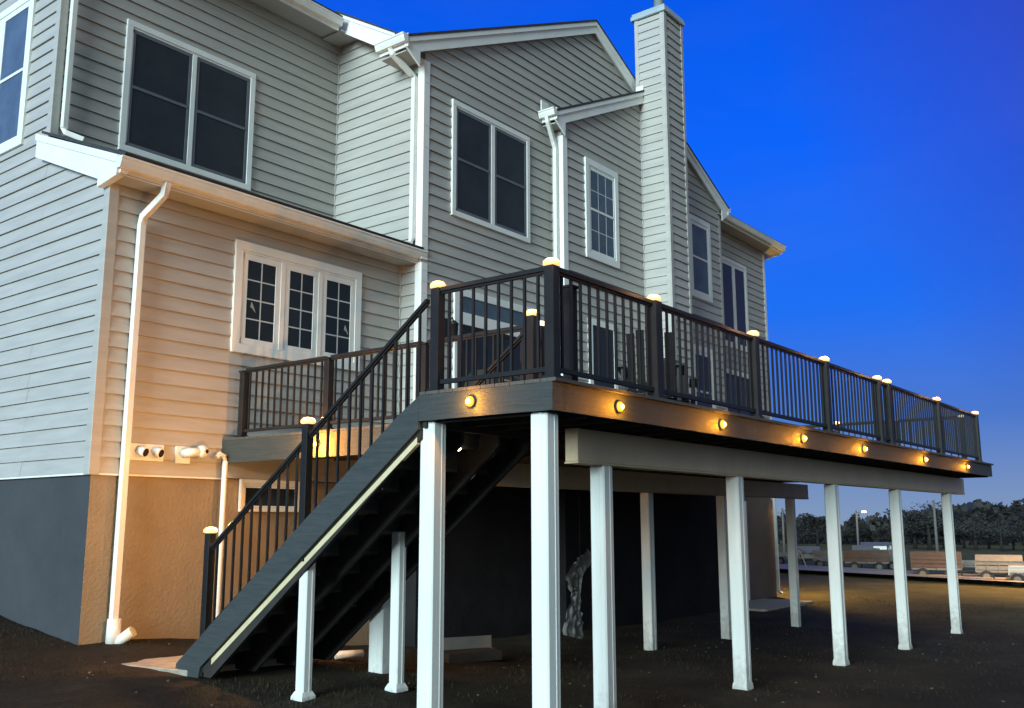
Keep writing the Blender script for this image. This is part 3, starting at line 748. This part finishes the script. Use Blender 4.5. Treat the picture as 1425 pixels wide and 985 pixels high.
# deck furniture -------------------------------------------------------
def chair(x, y, rz, label):
    t = thing('patio_chair', (x, y, ZD), label, 'chair', 'black patio chairs on the deck'); 
    def P(mb, name, mat='metal'):
        o = bpy.data.objects.new(name, mb.mesh(name, mat)); COL.objects.link(o); o.parent = t; return o
    s = MB()
    for k in range(5): s.box(-.25, -.28 + k * .115, .37 + (-.02 * k), .25, -.28 + k * .115 + .09, .39 + (-.02 * k))
    P(s, 'seat')
    bk = MB()
    for k in range(5):
        xx = -.24 + k * .098; hh = .95 - abs(k - 2) * .035
        bk.prism([(xx, .27, .30), (xx + .085, .27, .30), (xx + .085, .52, hh), (xx, .52, hh)], (0, .02, .008))
    P(bk, 'backrest')
    for sx in (-1, 1):
        P(MB().box(sx * .30 - .05, -.32, .56, sx * .30 + .05, .42, .585), 'armrest')
        P(MB().box(sx * .29 - .02, -.30, 0, sx * .29 + .02, -.22, .558), 'leg')
        P(MB().prism([(sx * .27 - .015, .30, 0), (sx * .27 - .015, .40, 0), (sx * .27 - .015, -.18, .40), (sx * .27 - .015, -.28, .36)], (.03, 0, 0)).box(sx * .29 - .02, .30, .2, sx * .29 + .02, .36, .558), 'leg')
    t.rotation_euler.z = rz; return t
chair(9.05, 5.15, rad(118), 'black slatted patio chair turned sideways behind the second lit railing post')
chair(9.95, 5.45, rad(-62), 'black slatted patio chair nearer the deck middle, facing the first chair')
# grill under a dark cover beside the patio door
gt = thing('grill', (11.0, 8.9, ZD), 'barbecue grill on a dark cart standing before the patio door', 'grill')
def P(mb, name, mat='metal'):
    o = bpy.data.objects.new(name, mb.mesh(name, mat)); COL.objects.link(o); o.parent = gt; return o
P(MB().box(-.42, -.28, .12, .42, .28, .80), 'cabinet', 'timber')
hood = MB(); prof = [(-.28, .805), (-.30, .92), (-.24, 1.06), (-.08, 1.14), (.10, 1.14), (.24, 1.06), (.28, .92), (.28, .805)]
hood.prism([(-.40, a, b_) for a, b_ in prof], (.80, 0, 0)); P(hood, 'hood', 'timber')
for s in (-1, 1): P(MB().box(s * .43, -.25, .80, s * .74, .22, .83), 'side_shelf')
P(MB().tube([(-.3, -.33, .98), (.3, -.33, .98)], .012, 8).tube([(-.28, -.33, .98), (-.28, -.27, .96)], .008, 6).tube([(.28, -.33, .98), (.28, -.27, .96)], .008, 6), 'handle', 'greypaint')
for sx in (-.34, .34):
    for sy in (-.2, .2): P(MB().lathe((sx, sy, .06), [(.06, -.02), (.06, .02)], 14, axis=(1, 0, 0)), 'wheel', 'tyre')

# ------------------------------------------------------------------ distance
def patch(name, pts, mat, dz):
    m = MB(); n_ = 24
    for k in range(n_):
        t0, t1 = k / n_, (k + 1) / n_
        q = []
        for (A, Bp), t in (((pts[0], pts[1]), t0), ((pts[0], pts[1]), t1), ((pts[3], pts[2]), t1), ((pts[3], pts[2]), t0)):
            x_ = A[0] + (Bp[0] - A[0]) * t; y_ = A[1] + (Bp[1] - A[1]) * t
            q.append((x_, y_, zg(x_, y_) + dz))
        m.quad(*q)
    return tag(m.build(name, mat), kind='structure')
patch('road', [(37.6, 20), (29.6, 0), (32.4, 0), (41, 20)], 'asph', .16)

def lay(px, X0):   # helper: none
    pass
# trees: trunk, limbs and a crown of many leaf faces
def tree_meshes(seed, h, w, leaf, density, kind):
    rt = random.Random(seed); tr = MB()
    tr.tube([(0, 0, -.5), (.05 * h * .1, 0, h * .3), (0, .05, h * .62), (.1, 0, h * .9)], [.035 * h, .026 * h, .016 * h, .004 * h], 7)
    cen = []
    for k in range(11):
        t = rt.uniform(.28, .85); a = rt.uniform(0, 6.28); r_ = w * rt.uniform(.35, 1.0) * (1.1 - abs(t - .5))
        e_ = (math.cos(a) * r_, math.sin(a) * r_, h * (t + rt.uniform(.05, .2)))
        tr.tube([(0, 0, h * t * .8), (e_[0] * .5, e_[1] * .5, h * t * .95), e_], [.012 * h, .008 * h, .002 * h], 5); cen.append(e_)
        if kind == 'bare':
            for q in range(7):
                f2 = (e_[0] + rt.uniform(-.25, .25) * w, e_[1] + rt.uniform(-.25, .25) * w, e_[2] + rt.uniform(0, .2) * h)
                tr.tube([(e_[0] * .6, e_[1] * .6, h * t), e_, f2], [.006 * h, .004 * h, .001 * h], 4)
    cen += [(rt.uniform(-.2, .2) * w, rt.uniform(-.2, .2) * w, h * rt.uniform(.5, .93)) for _ in range(6)]
    cr = MB()
    for c_ in cen:
        rr = w * rt.uniform(.22, .42)
        for q in range(density):
            d = Vector((rt.gauss(0, 1), rt.gauss(0, 1), rt.gauss(0, .8))).normalized() * rr * rt.random() ** .4
            p = Vector(c_) + d; s = leaf * rt.uniform(.5, 1.3)
            a = Vector((rt.uniform(-1, 1), rt.uniform(-1, 1), rt.uniform(-1, 1))).normalized(); b_ = a.cross(Vector((rt.uniform(-1, 1), rt.uniform(-1, 1), rt.uniform(-1, 1)))).normalized()
            cr.quad(p - a * s, p + b_ * s * .6, p + a * s, p - b_ * s * .6)
    return tr.mesh('trunk', 'bark'), cr.mesh('crown', 'leafdark' if kind == 'full' else 'leafgrey')
TM = [tree_meshes(11, 9, 4.2, .30, 110, 'full'), tree_meshes(12, 8, 4.0, .17, 60, 'bare'), tree_meshes(13, 7.5, 3.2, .28, 120, 'full')]
def dirpx(u, v_=0):        # ground direction seen at a horizontal picture position
    return None
# bearing table: angle (deg from +X towards +Y) for columns of the picture at the right
def bearing(u):            # photo column -> world azimuth near the horizon
    x = (u - 712.5) / 1336.07; y = (735 - 492.5) / 1336.07
    R = [[0.61594, -0.78779, -0.00144], [0.13399, 0.10657, -0.98524], [0.77631, 0.60666, 0.17120]]
    d = [R[0][i] * x + R[1][i] * y + R[2][i] for i in range(3)]
    return math.atan2(d[1], d[0])
def at(u, dist):
    a = bearing(u); return dist * math.cos(a), dist * math.sin(a)
rt = random.Random(21)
trees = [(1078, 118, 1, .95), (1096, 112, 0, .62), (1118, 128, 2, .6), (1137, 105, 0, .93), (1158, 120, 2, .66), (1182, 128, 0, .55),
         (1207, 132, 2, .62), (1232, 126, 0, .58), (1256, 112, 2, .72), (1272, 96, 0, 1.02), (1292, 92, 1, 1.25), (1312, 100, 0, .84),
         (1340, 104, 2, .95), (1356, 92, 1, .95), (1374, 98, 0, .72), (1392, 90, 1, .78), (1408, 96, 2, .70), (1424, 90, 0, .66), (1442, 88, 1, .9)]
for u, d, k, s in trees:
    x_, y_ = at(u, d)
    t = thing('tree', (x_, y_, zg(x_, y_)), ['dark leafy tree in the far tree line beyond the field', 'thin bare-branched tree in the far tree line beyond the field', 'rounded dark tree in the far tree line beyond the field'][k], 'tree', ['dark leafy trees of the far tree line', 'bare trees of the far tree line', 'rounded trees of the far tree line'][k])
    place('trunk', TM[k][0], t); place('crown', TM[k][1], t); t.scale = (s * .62, s * .62, s * .36); t.rotation_euler.z = rt.uniform(0, 6)
# hill and hedge mass at the horizon
hm = MB(); nseg = 90; ring = []
for k in range(nseg + 1):
    u = 1000 + k * 6.5; x0, y0 = at(u, 150); x1, y1 = at(u, 230)
    hh = 2.8 + 1.4 * noise.noise(Vector((u * .02, 0, 0))) + .5 * noise.noise(Vector((u * .15, 3, 0))) + (4.2 * max(0, 1 - abs(u - 1365) / 130) if u > 1235 else 0)
    xm, ym = at(u, 185)
    ring.append(((x0, y0, zg(x0, y0) - 1), (x0 * 1.02, y0 * 1.02, zg(x0, y0) + hh * .55), (xm, ym, zg(xm, ym) + hh + .9 * noise.noise(Vector((u * .4, 7, 0)))), (x1, y1, zg(x1, y1) - 1)))
for r0, r1 in zip(ring, ring[1:]):
    for q in range(3): hm.quad(r0[q], r1[q], r1[q + 1], r0[q + 1], smooth=True)
tag(hm.build('wooded_hill', 'leafdark'), kind='structure')
wd = MB(); rw = random.Random(8)
for k in range(9000):
    u = rw.uniform(1030, 1500); d = rw.uniform(128, 178); x_, y_ = at(u, d)
    top = 2.0 + 2.0 * (noise.noise(Vector((u * .05, d * .04, 1))) + .5) + (2.6 * max(0, 1 - abs(u - 1370) / 120) if u > 1240 else 0)
    p = Vector((x_, y_, zg(x_, y_) + rw.uniform(0, 1) ** .7 * top)); s = rw.uniform(.25, .6)
    a = Vector((rw.uniform(-1, 1), rw.uniform(-1, 1), rw.uniform(-1, 1))).normalized(); b_ = a.cross(Vector((rw.uniform(-1, 1), rw.uniform(-1, 1), rw.uniform(-1, 1)))).normalized()
    wd.quad(p - a * s, p + b_ * s * .7, p + a * s, p - b_ * s * .7)
tag(wd.build('far_wood', 'leafdark'), 'dark far-off wood along the horizon behind the field', 'wood', kind='stuff')

# far buildings
def barn(u, dist, w, d, h, rh, label, mat='trim'):
    x_, y_ = at(u, dist); z = zg(x_, y_) - .1
    t = thing('shed_building', (x_, y_, z), label, 'building')
    m = MB().box(-d / 2, -w / 2, 0, d / 2, w / 2, h); o = bpy.data.objects.new('wall', m.mesh('wall', mat)); COL.objects.link(o); o.parent = t
    m = MB().prism([(-d / 2 - .3, -w / 2 - .3, h), (0, -w / 2 - .3, h + rh), (d / 2 + .3, -w / 2 - .3, h)], (0, w + .6, 0)); o = bpy.data.objects.new('roof', m.mesh('roof', 'greypaint')); COL.objects.link(o); o.parent = t
    m = MB().box(-d / 2 - .05, -w * .2, .1, -d / 2 - .004, w * .1, h * .75); o = bpy.data.objects.new('door', m.mesh('door', 'greypaint')); COL.objects.link(o); o.parent = t
    m = MB().box(-d / 2 - .04, w * .25, h * .4, -d / 2 - .004, w * .38, h * .7); o = bpy.data.objects.new('window', m.mesh('window', 'glass')); COL.objects.link(o); o.parent = t
    t.rotation_euler.z = bearing(u); t.scale = (.6, .62, .5); return t
barn(1216, 70, 2.3, 5, 1.5, .35, 'long low white building before the far trees, left of its white neighbour')
barn(1230, 71, 1.25, 4, 1.5, .3, 'small white building right of the long low one')
barn(1199, 68, 1.5, 3, .7, .75, 'small pale gabled hut at the foot of a lamp pole')
barn(1120, 60, 1.9, 3, .8, .7, 'grey hut with a sloping pale roof at the field edge', 'greypaint')

# poles
def pole(u, dist, h, label, lamp=None):
    x_, y_ = at(u, dist); z = zg(x_, y_)
    t = thing('utility_pole', (x_, y_, z - .3), label, 'pole')
    m = MB().tube([(0, 0, 0), (0, 0, h + .3)], [.09, .06], 8); o = bpy.data.objects.new('shaft', m.mesh('shaft', 'greypaint')); COL.objects.link(o); o.parent = t
    m = MB().tube([(0, 0, h + .1), (-.1, -.6, h + .25)], .035, 6); o = bpy.data.objects.new('arm', m.mesh('arm', 'greypaint')); COL.objects.link(o); o.parent = t
    m = MB().lathe((-.1, -.6, h + .14), [(.16, 0), (.14, .08), (.05, .13)], 12); o = bpy.data.objects.new('lamp_head', m.mesh('lamp_head', 'bulb' if lamp else 'greypaint')); COL.objects.link(o); o.parent = t
    return x_, y_, z
pole(1193, 78, 3.1, 'slim pole with a bright lamp head near the white buildings', True)
pole(1090, 66, 3.0, 'thin grey pole at the far left of the field')
pole(1302, 58, 3.2, 'tall thin pole rising behind the slatted orange trailer')
lx, ly, lz = pole(1500, 33, 5.2, 'road lamp pole shining on the pale road', True)
lx, ly = lx - .1, ly - .6
l = bpy.data.lights.new('road_lamp_light', 'SPOT'); l.energy = 4500; l.color = (1, .55, .2); l.spot_size = rad(125); l.spot_blend = .6; l.shadow_soft_size = .1
o = bpy.data.objects.new('road_lamp_light', l); COL.objects.link(o); o.location = (lx, ly, lz + 4.9)

# parked trailers and carts beyond the lawn
def trailer(u, dist, w, side_h, label, mat, cover=False, cat='trailer', rzo=0.0, lift=.55):
    x_, y_ = at(u, dist); z = zg(x_, y_)
    t = thing('trailer', (x_, y_, z), label, cat, None)
    def Q(mb, name, mt, par=t):
        o = bpy.data.objects.new(name, mb.mesh(name, mt)); COL.objects.link(o); o.parent = par; return o
    Q(MB().box(-.85, -w / 2, lift, .85, w / 2, lift + .12), 'bed', 'greypaint')
    nb = max(2, int(side_h / .2))
    for sg in (-1, 1):
        sd = MB()
        for k in range(nb):
            z0 = lift + .15 + k * side_h / nb
            sd.box(sg * .85, -w / 2, z0, sg * .82, w / 2, z0 + side_h / nb - .05)
        for k in range(5):
            yy = -w / 2 + k * w / 4; sd.box(sg * .88, yy - .03, lift, sg * .849, yy + .03, lift + .1 + side_h)
        Q(sd, 'side_board', mat)
    if cover:
        Q(MB().prism([(-.9, -w / 2, lift + side_h + .1), (-.45, -w / 2, lift + side_h + .42), (.45, -w / 2, lift + side_h + .42), (.9, -w / 2, lift + side_h + .1)], (0, w, 0)), 'cover', 'greypaint')
    for sy in (-.28, .28):
        wh = Q(MB().lathe((-.93, w * sy, .33), [(.33, 0), (.33, .18)], 18, axis=(1, 0, 0)), 'wheel', 'tyre')
        Q(MB().lathe((-.935, w * sy, .33), [(.17, 0), (.16, .02)], 12, axis=(1, 0, 0)), 'rim', 'greypaint', wh)
    Q(MB().tube([(0, w / 2, lift + .05), (0, w / 2 + .9, lift)], .05, 6).tube([(0, w / 2 + .7, lift), (0, w / 2 + .7, 0)], .03, 6), 'drawbar', 'metal')
    t.rotation_euler.z = bearing(u) + rzo; t.scale = (.62, .62, .56); return t
trailer(1203, 41, 2.6, .75, 'rusty orange trailer with low board sides, left of a pale wedge-shaped cart', 'rust')
trailer(1299, 36.5, 2.5, .95, 'tall slatted orange trailer with pale end posts between two deck posts', 'rust')
trailer(1386, 35.5, 2.2, .55, 'grey box trailer with a ridged cover near the right edge', 'greypaint', True)
trailer(1150, 43, 1.9, .60, 'pale grey flat-sided trailer close behind the deck posts', 'greypaint')
trailer(1340, 39, 2.4, .28, 'low grey flatbed trailer in line between the slatted and the covered one', 'greypaint')
trailer(1093, 46, 1.7, .30, 'low pale trailer farthest left in the parked row', 'whitepaint')
trailer(1229, 42, 1.5, .45, 'pale wedge-shaped cart beside the rusty trailer', 'greypaint', True, 'cart')
trailer(1424, 34, 1.6, .35, 'white-sided trailer at the right edge of the row', 'whitepaint')
# sawhorse-like loading ramp frame
x_, y_ = at(1119, 40); z = zg(x_, y_)
t = thing('loading_ramp', (x_, y_, z), 'pale metal loading ramp propped up on splayed legs by the lawn edge', 'ramp')
def Q(mb, name, mt):
    o = bpy.data.objects.new(name, mb.mesh(name, mt)); COL.objects.link(o); o.parent = t
Q(MB().prism([(-.3, -.9, .55), (-.3, .5, 1.25), (-.3, .5, 1.33), (-.3, -.9, .63)], (.6, 0, 0)), 'ramp_bed', 'greypaint')
for sx in (-.28, .28):
    Q(MB().tube([(sx, .35, 1.18), (sx, .65, 0)], .03, 6), 'leg', 'whitepaint'); Q(MB().tube([(sx, .3, 1.18), (sx, -.1, 0)], .03, 6), 'leg', 'whitepaint')
t.rotation_euler.z = bearing(1119); t.scale = (.7, .7, .7)

# floodlight on the hidden end wall, lights the eave end and the lawn
fl = MB().box(X4R + .05, 10.75, 2.55, X4R + .13, 10.95, 2.75).lathe((X4R + .20, 10.85, 2.62), [(.05, 0), (.09, .12)], 14, axis=(.5, -.4, -.6)).build('flood_light', 'greypaint', house)
l = bpy.data.lights.new('flood_light_beam', 'POINT'); l.energy = 1000; l.color = (1, .60, .13); l.shadow_soft_size = .08
o = bpy.data.objects.new('flood_light_beam', l); COL.objects.link(o); o.location = (X4R + .35, 10.75, 2.5)

# sparse grass and weeds near the house
gb = MB(); rg = random.Random(4)
for k in range(26000):
    if rg.random() < .5: x_, y_ = rg.uniform(1.5, 6.3), rg.uniform(4.5, 14)
    else: x_, y_ = rg.uniform(5, 26), rg.uniform(1.5, 9)
    if noise.noise(Vector((x_ * .8, y_ * .8, 9))) < -.05: continue
    if 5.3 < x_ < 7.1 and 8.2 < y_ < 9.8: continue
    if x_ > XS and y_ > YK: continue
    z = zgn(x_, y_) - .005; hh = rg.uniform(.012, .05); a = rg.uniform(0, 6.28); w = .004 + hh * .05
    dx, dy = math.cos(a) * w, math.sin(a) * w; tx, ty = rg.uniform(-.5, .5) * hh, rg.uniform(-.5, .5) * hh
    gb.quad((x_ - dx, y_ - dy, z), (x_ + dx, y_ + dy, z), (x_ + tx, y_ + ty, z + hh))
M['blade'] = nmat('grass_blade', (0.026, 0.024, 0.011), .9, spec=.1, rgb2=(0.04, 0.032, 0.018), scale=1.5)
tag(gb.build('grass', 'blade'), 'sparse short grass on the dark soil around the deck', 'grass', kind='stuff')
# clods and stones
st = MB()
for k in range(260):
    x_, y_ = rg.uniform(2, 20), rg.uniform(2, 10.2)
    s = rg.uniform(.006, .022); z = zgn(x_, y_)
    st.lathe((x_, y_, z - s * .4), [(s * .6, 0), (s, s * .5), (s * .5, s)], 5)
M['stone'] = nmat('soil_clod', (0.04, 0.03, 0.022), .9, rgb2=(0.10, 0.085, 0.07), scale=3)
tag(st.build('soil_clods', 'stone'), 'scattered soil clods and small stones on the bare ground', 'stones', kind='stuff')

# ------------------------------------------------------------------ sky and sun
w = bpy.data.worlds.new('World'); S.world = w; w.use_nodes = True
nt = w.node_tree; N = nt.nodes; L = nt.links; bg = N['Background']
SUN_EL, SUN_AZ = 14.0, 189.0          # towards -X, slightly behind the camera
sd = Vector((math.cos(rad(SUN_AZ)) * math.cos(rad(SUN_EL)), math.sin(rad(SUN_AZ)) * math.cos(rad(SUN_EL)), math.sin(rad(SUN_EL))))
sky = N.new('ShaderNodeTexSky'); sky.sky_type = 'NISHITA'; sky.sun_disc = False
sky.sun_elevation = rad(2.0); sky.sun_rotation = math.atan2(sd.x, sd.y)
tc = N.new('ShaderNodeTexCoord'); sp = N.new('ShaderNodeSeparateXYZ'); L.new(tc.outputs['Generated'], sp.inputs[0])
rp = N.new('ShaderNodeValToRGB'); cr = rp.color_ramp; L.new(sp.outputs[2], rp.inputs['Fac'])
stops = [(0.0, (.22, .32, .50)), (.03, (.17, .28, .53)), (.10, (.055, .18, .62)), (.20, (.008, .155, .88)), (.36, (0.0, .125, .95)), (.60, (.0, .075, .72)), (1.0, (.0, .03, .35))]
cr.elements[0].position, cr.elements[0].color = stops[0][0], (*stops[0][1], 1)
cr.elements[1].position, cr.elements[1].color = stops[-1][0], (*stops[-1][1], 1)
for p, c_ in stops[1:-1]:
    e = cr.elements.new(p); e.color = (*c_, 1)
def dot(v):
    d = N.new('ShaderNodeVectorMath'); d.operation = 'DOT_PRODUCT'; d.inputs[1].default_value = v; L.new(tc.outputs['Generated'], d.inputs[0]); return d.outputs['Value']
def mrange(src, a, b):
    m = N.new('ShaderNodeMapRange'); m.inputs[1].default_value = a; m.inputs[2].default_value = b; L.new(src, m.inputs[0]); return m.outputs[0]
def mix(f, a, b):
    m = N.new('ShaderNodeMix'); m.data_type = 'RGBA'; L.new(f, m.inputs[0])
    for q, k in ((a, 6), (b, 7)):
        if isinstance(q, tuple): m.inputs[k].default_value = (*q, 1)
        else: L.new(q, m.inputs[k])
    return m.outputs[2]
# violet drift towards +X -Y, high up
f_v = mrange(dot((.80, -.35, .48)), .76, 1.0)
c1 = mix(f_v, rp.outputs['Color'], (.04, .022, .30))
# bright pale afterglow on the side behind the camera
f_w = mrange(dot((-.45, -.88, .05)), -.35, .55)
c2 = mix(f_w, c1, (.24, .315, .34))
cn = N.new('ShaderNodeTexNoise'); cn.inputs['Scale'].default_value = 2.2; cn.inputs['Detail'].default_value = 7; cn.inputs['Roughness'].default_value = .6; cn.inputs['Distortion'].default_value = .5
cm = N.new('ShaderNodeMapping'); cm.inputs['Scale'].default_value = (1, 1, 3.2); L.new(tc.outputs['Generated'], cm.inputs['Vector']); L.new(cm.outputs[0], cn.inputs['Vector'])
fc = N.new('ShaderNodeMapRange'); fc.inputs[1].default_value = .42; fc.inputs[2].default_value = .8; fc.inputs[4].default_value = .09; L.new(cn.outputs['Fac'], fc.inputs[0])
c2 = mix(fc.outputs[0], c2, (.16, .20, .50))
ad = N.new('ShaderNodeMix'); ad.data_type = 'RGBA'; ad.blend_type = 'ADD'; ad.inputs[0].default_value = .004
L.new(c2, ad.inputs[6]); L.new(sky.outputs[0], ad.inputs[7]); L.new(ad.outputs[2], bg.inputs['Color'])
bg.inputs['Strength'].default_value = 1.0
sl = bpy.data.lights.new('sun', 'SUN'); sl.energy = 4.7; sl.angle = rad(26); sl.color = (.76, .98, 1.0)
so = bpy.data.objects.new('sun', sl); COL.objects.link(so); so.rotation_euler = sd.to_track_quat('Z', 'Y').to_euler()

# ------------------------------------------------------------------ camera
cam = bpy.data.cameras.new('camera'); co = bpy.data.objects.new('camera', cam); COL.objects.link(co)
Rr = Vector((0.6159438866819545, -0.7877887056130278, -0.0014435261265245657))
Rd = Vector((0.13399385881046333, 0.10657034093983499, -0.9852352045237975))
Rf = Vector((0.7763110035676484, 0.6066561775342915, 0.17120019859589264))
m = Matrix((Rr, -Rd, -Rf)).transposed().to_4x4(); m.translation = Vector((0, 0, 1.76))
co.matrix_world = m
cam.sensor_width = 36; cam.lens = 1336.0680 / 1425 * 36; cam.clip_end = 3000; cam.clip_start = .05
S.camera = co
S.view_settings.view_transform = 'Standard'; S.view_settings.look = 'None'; S.view_settings.gamma = 1; S.view_settings.exposure = 0
S.render.resolution_x = 1024; S.render.resolution_y = 708
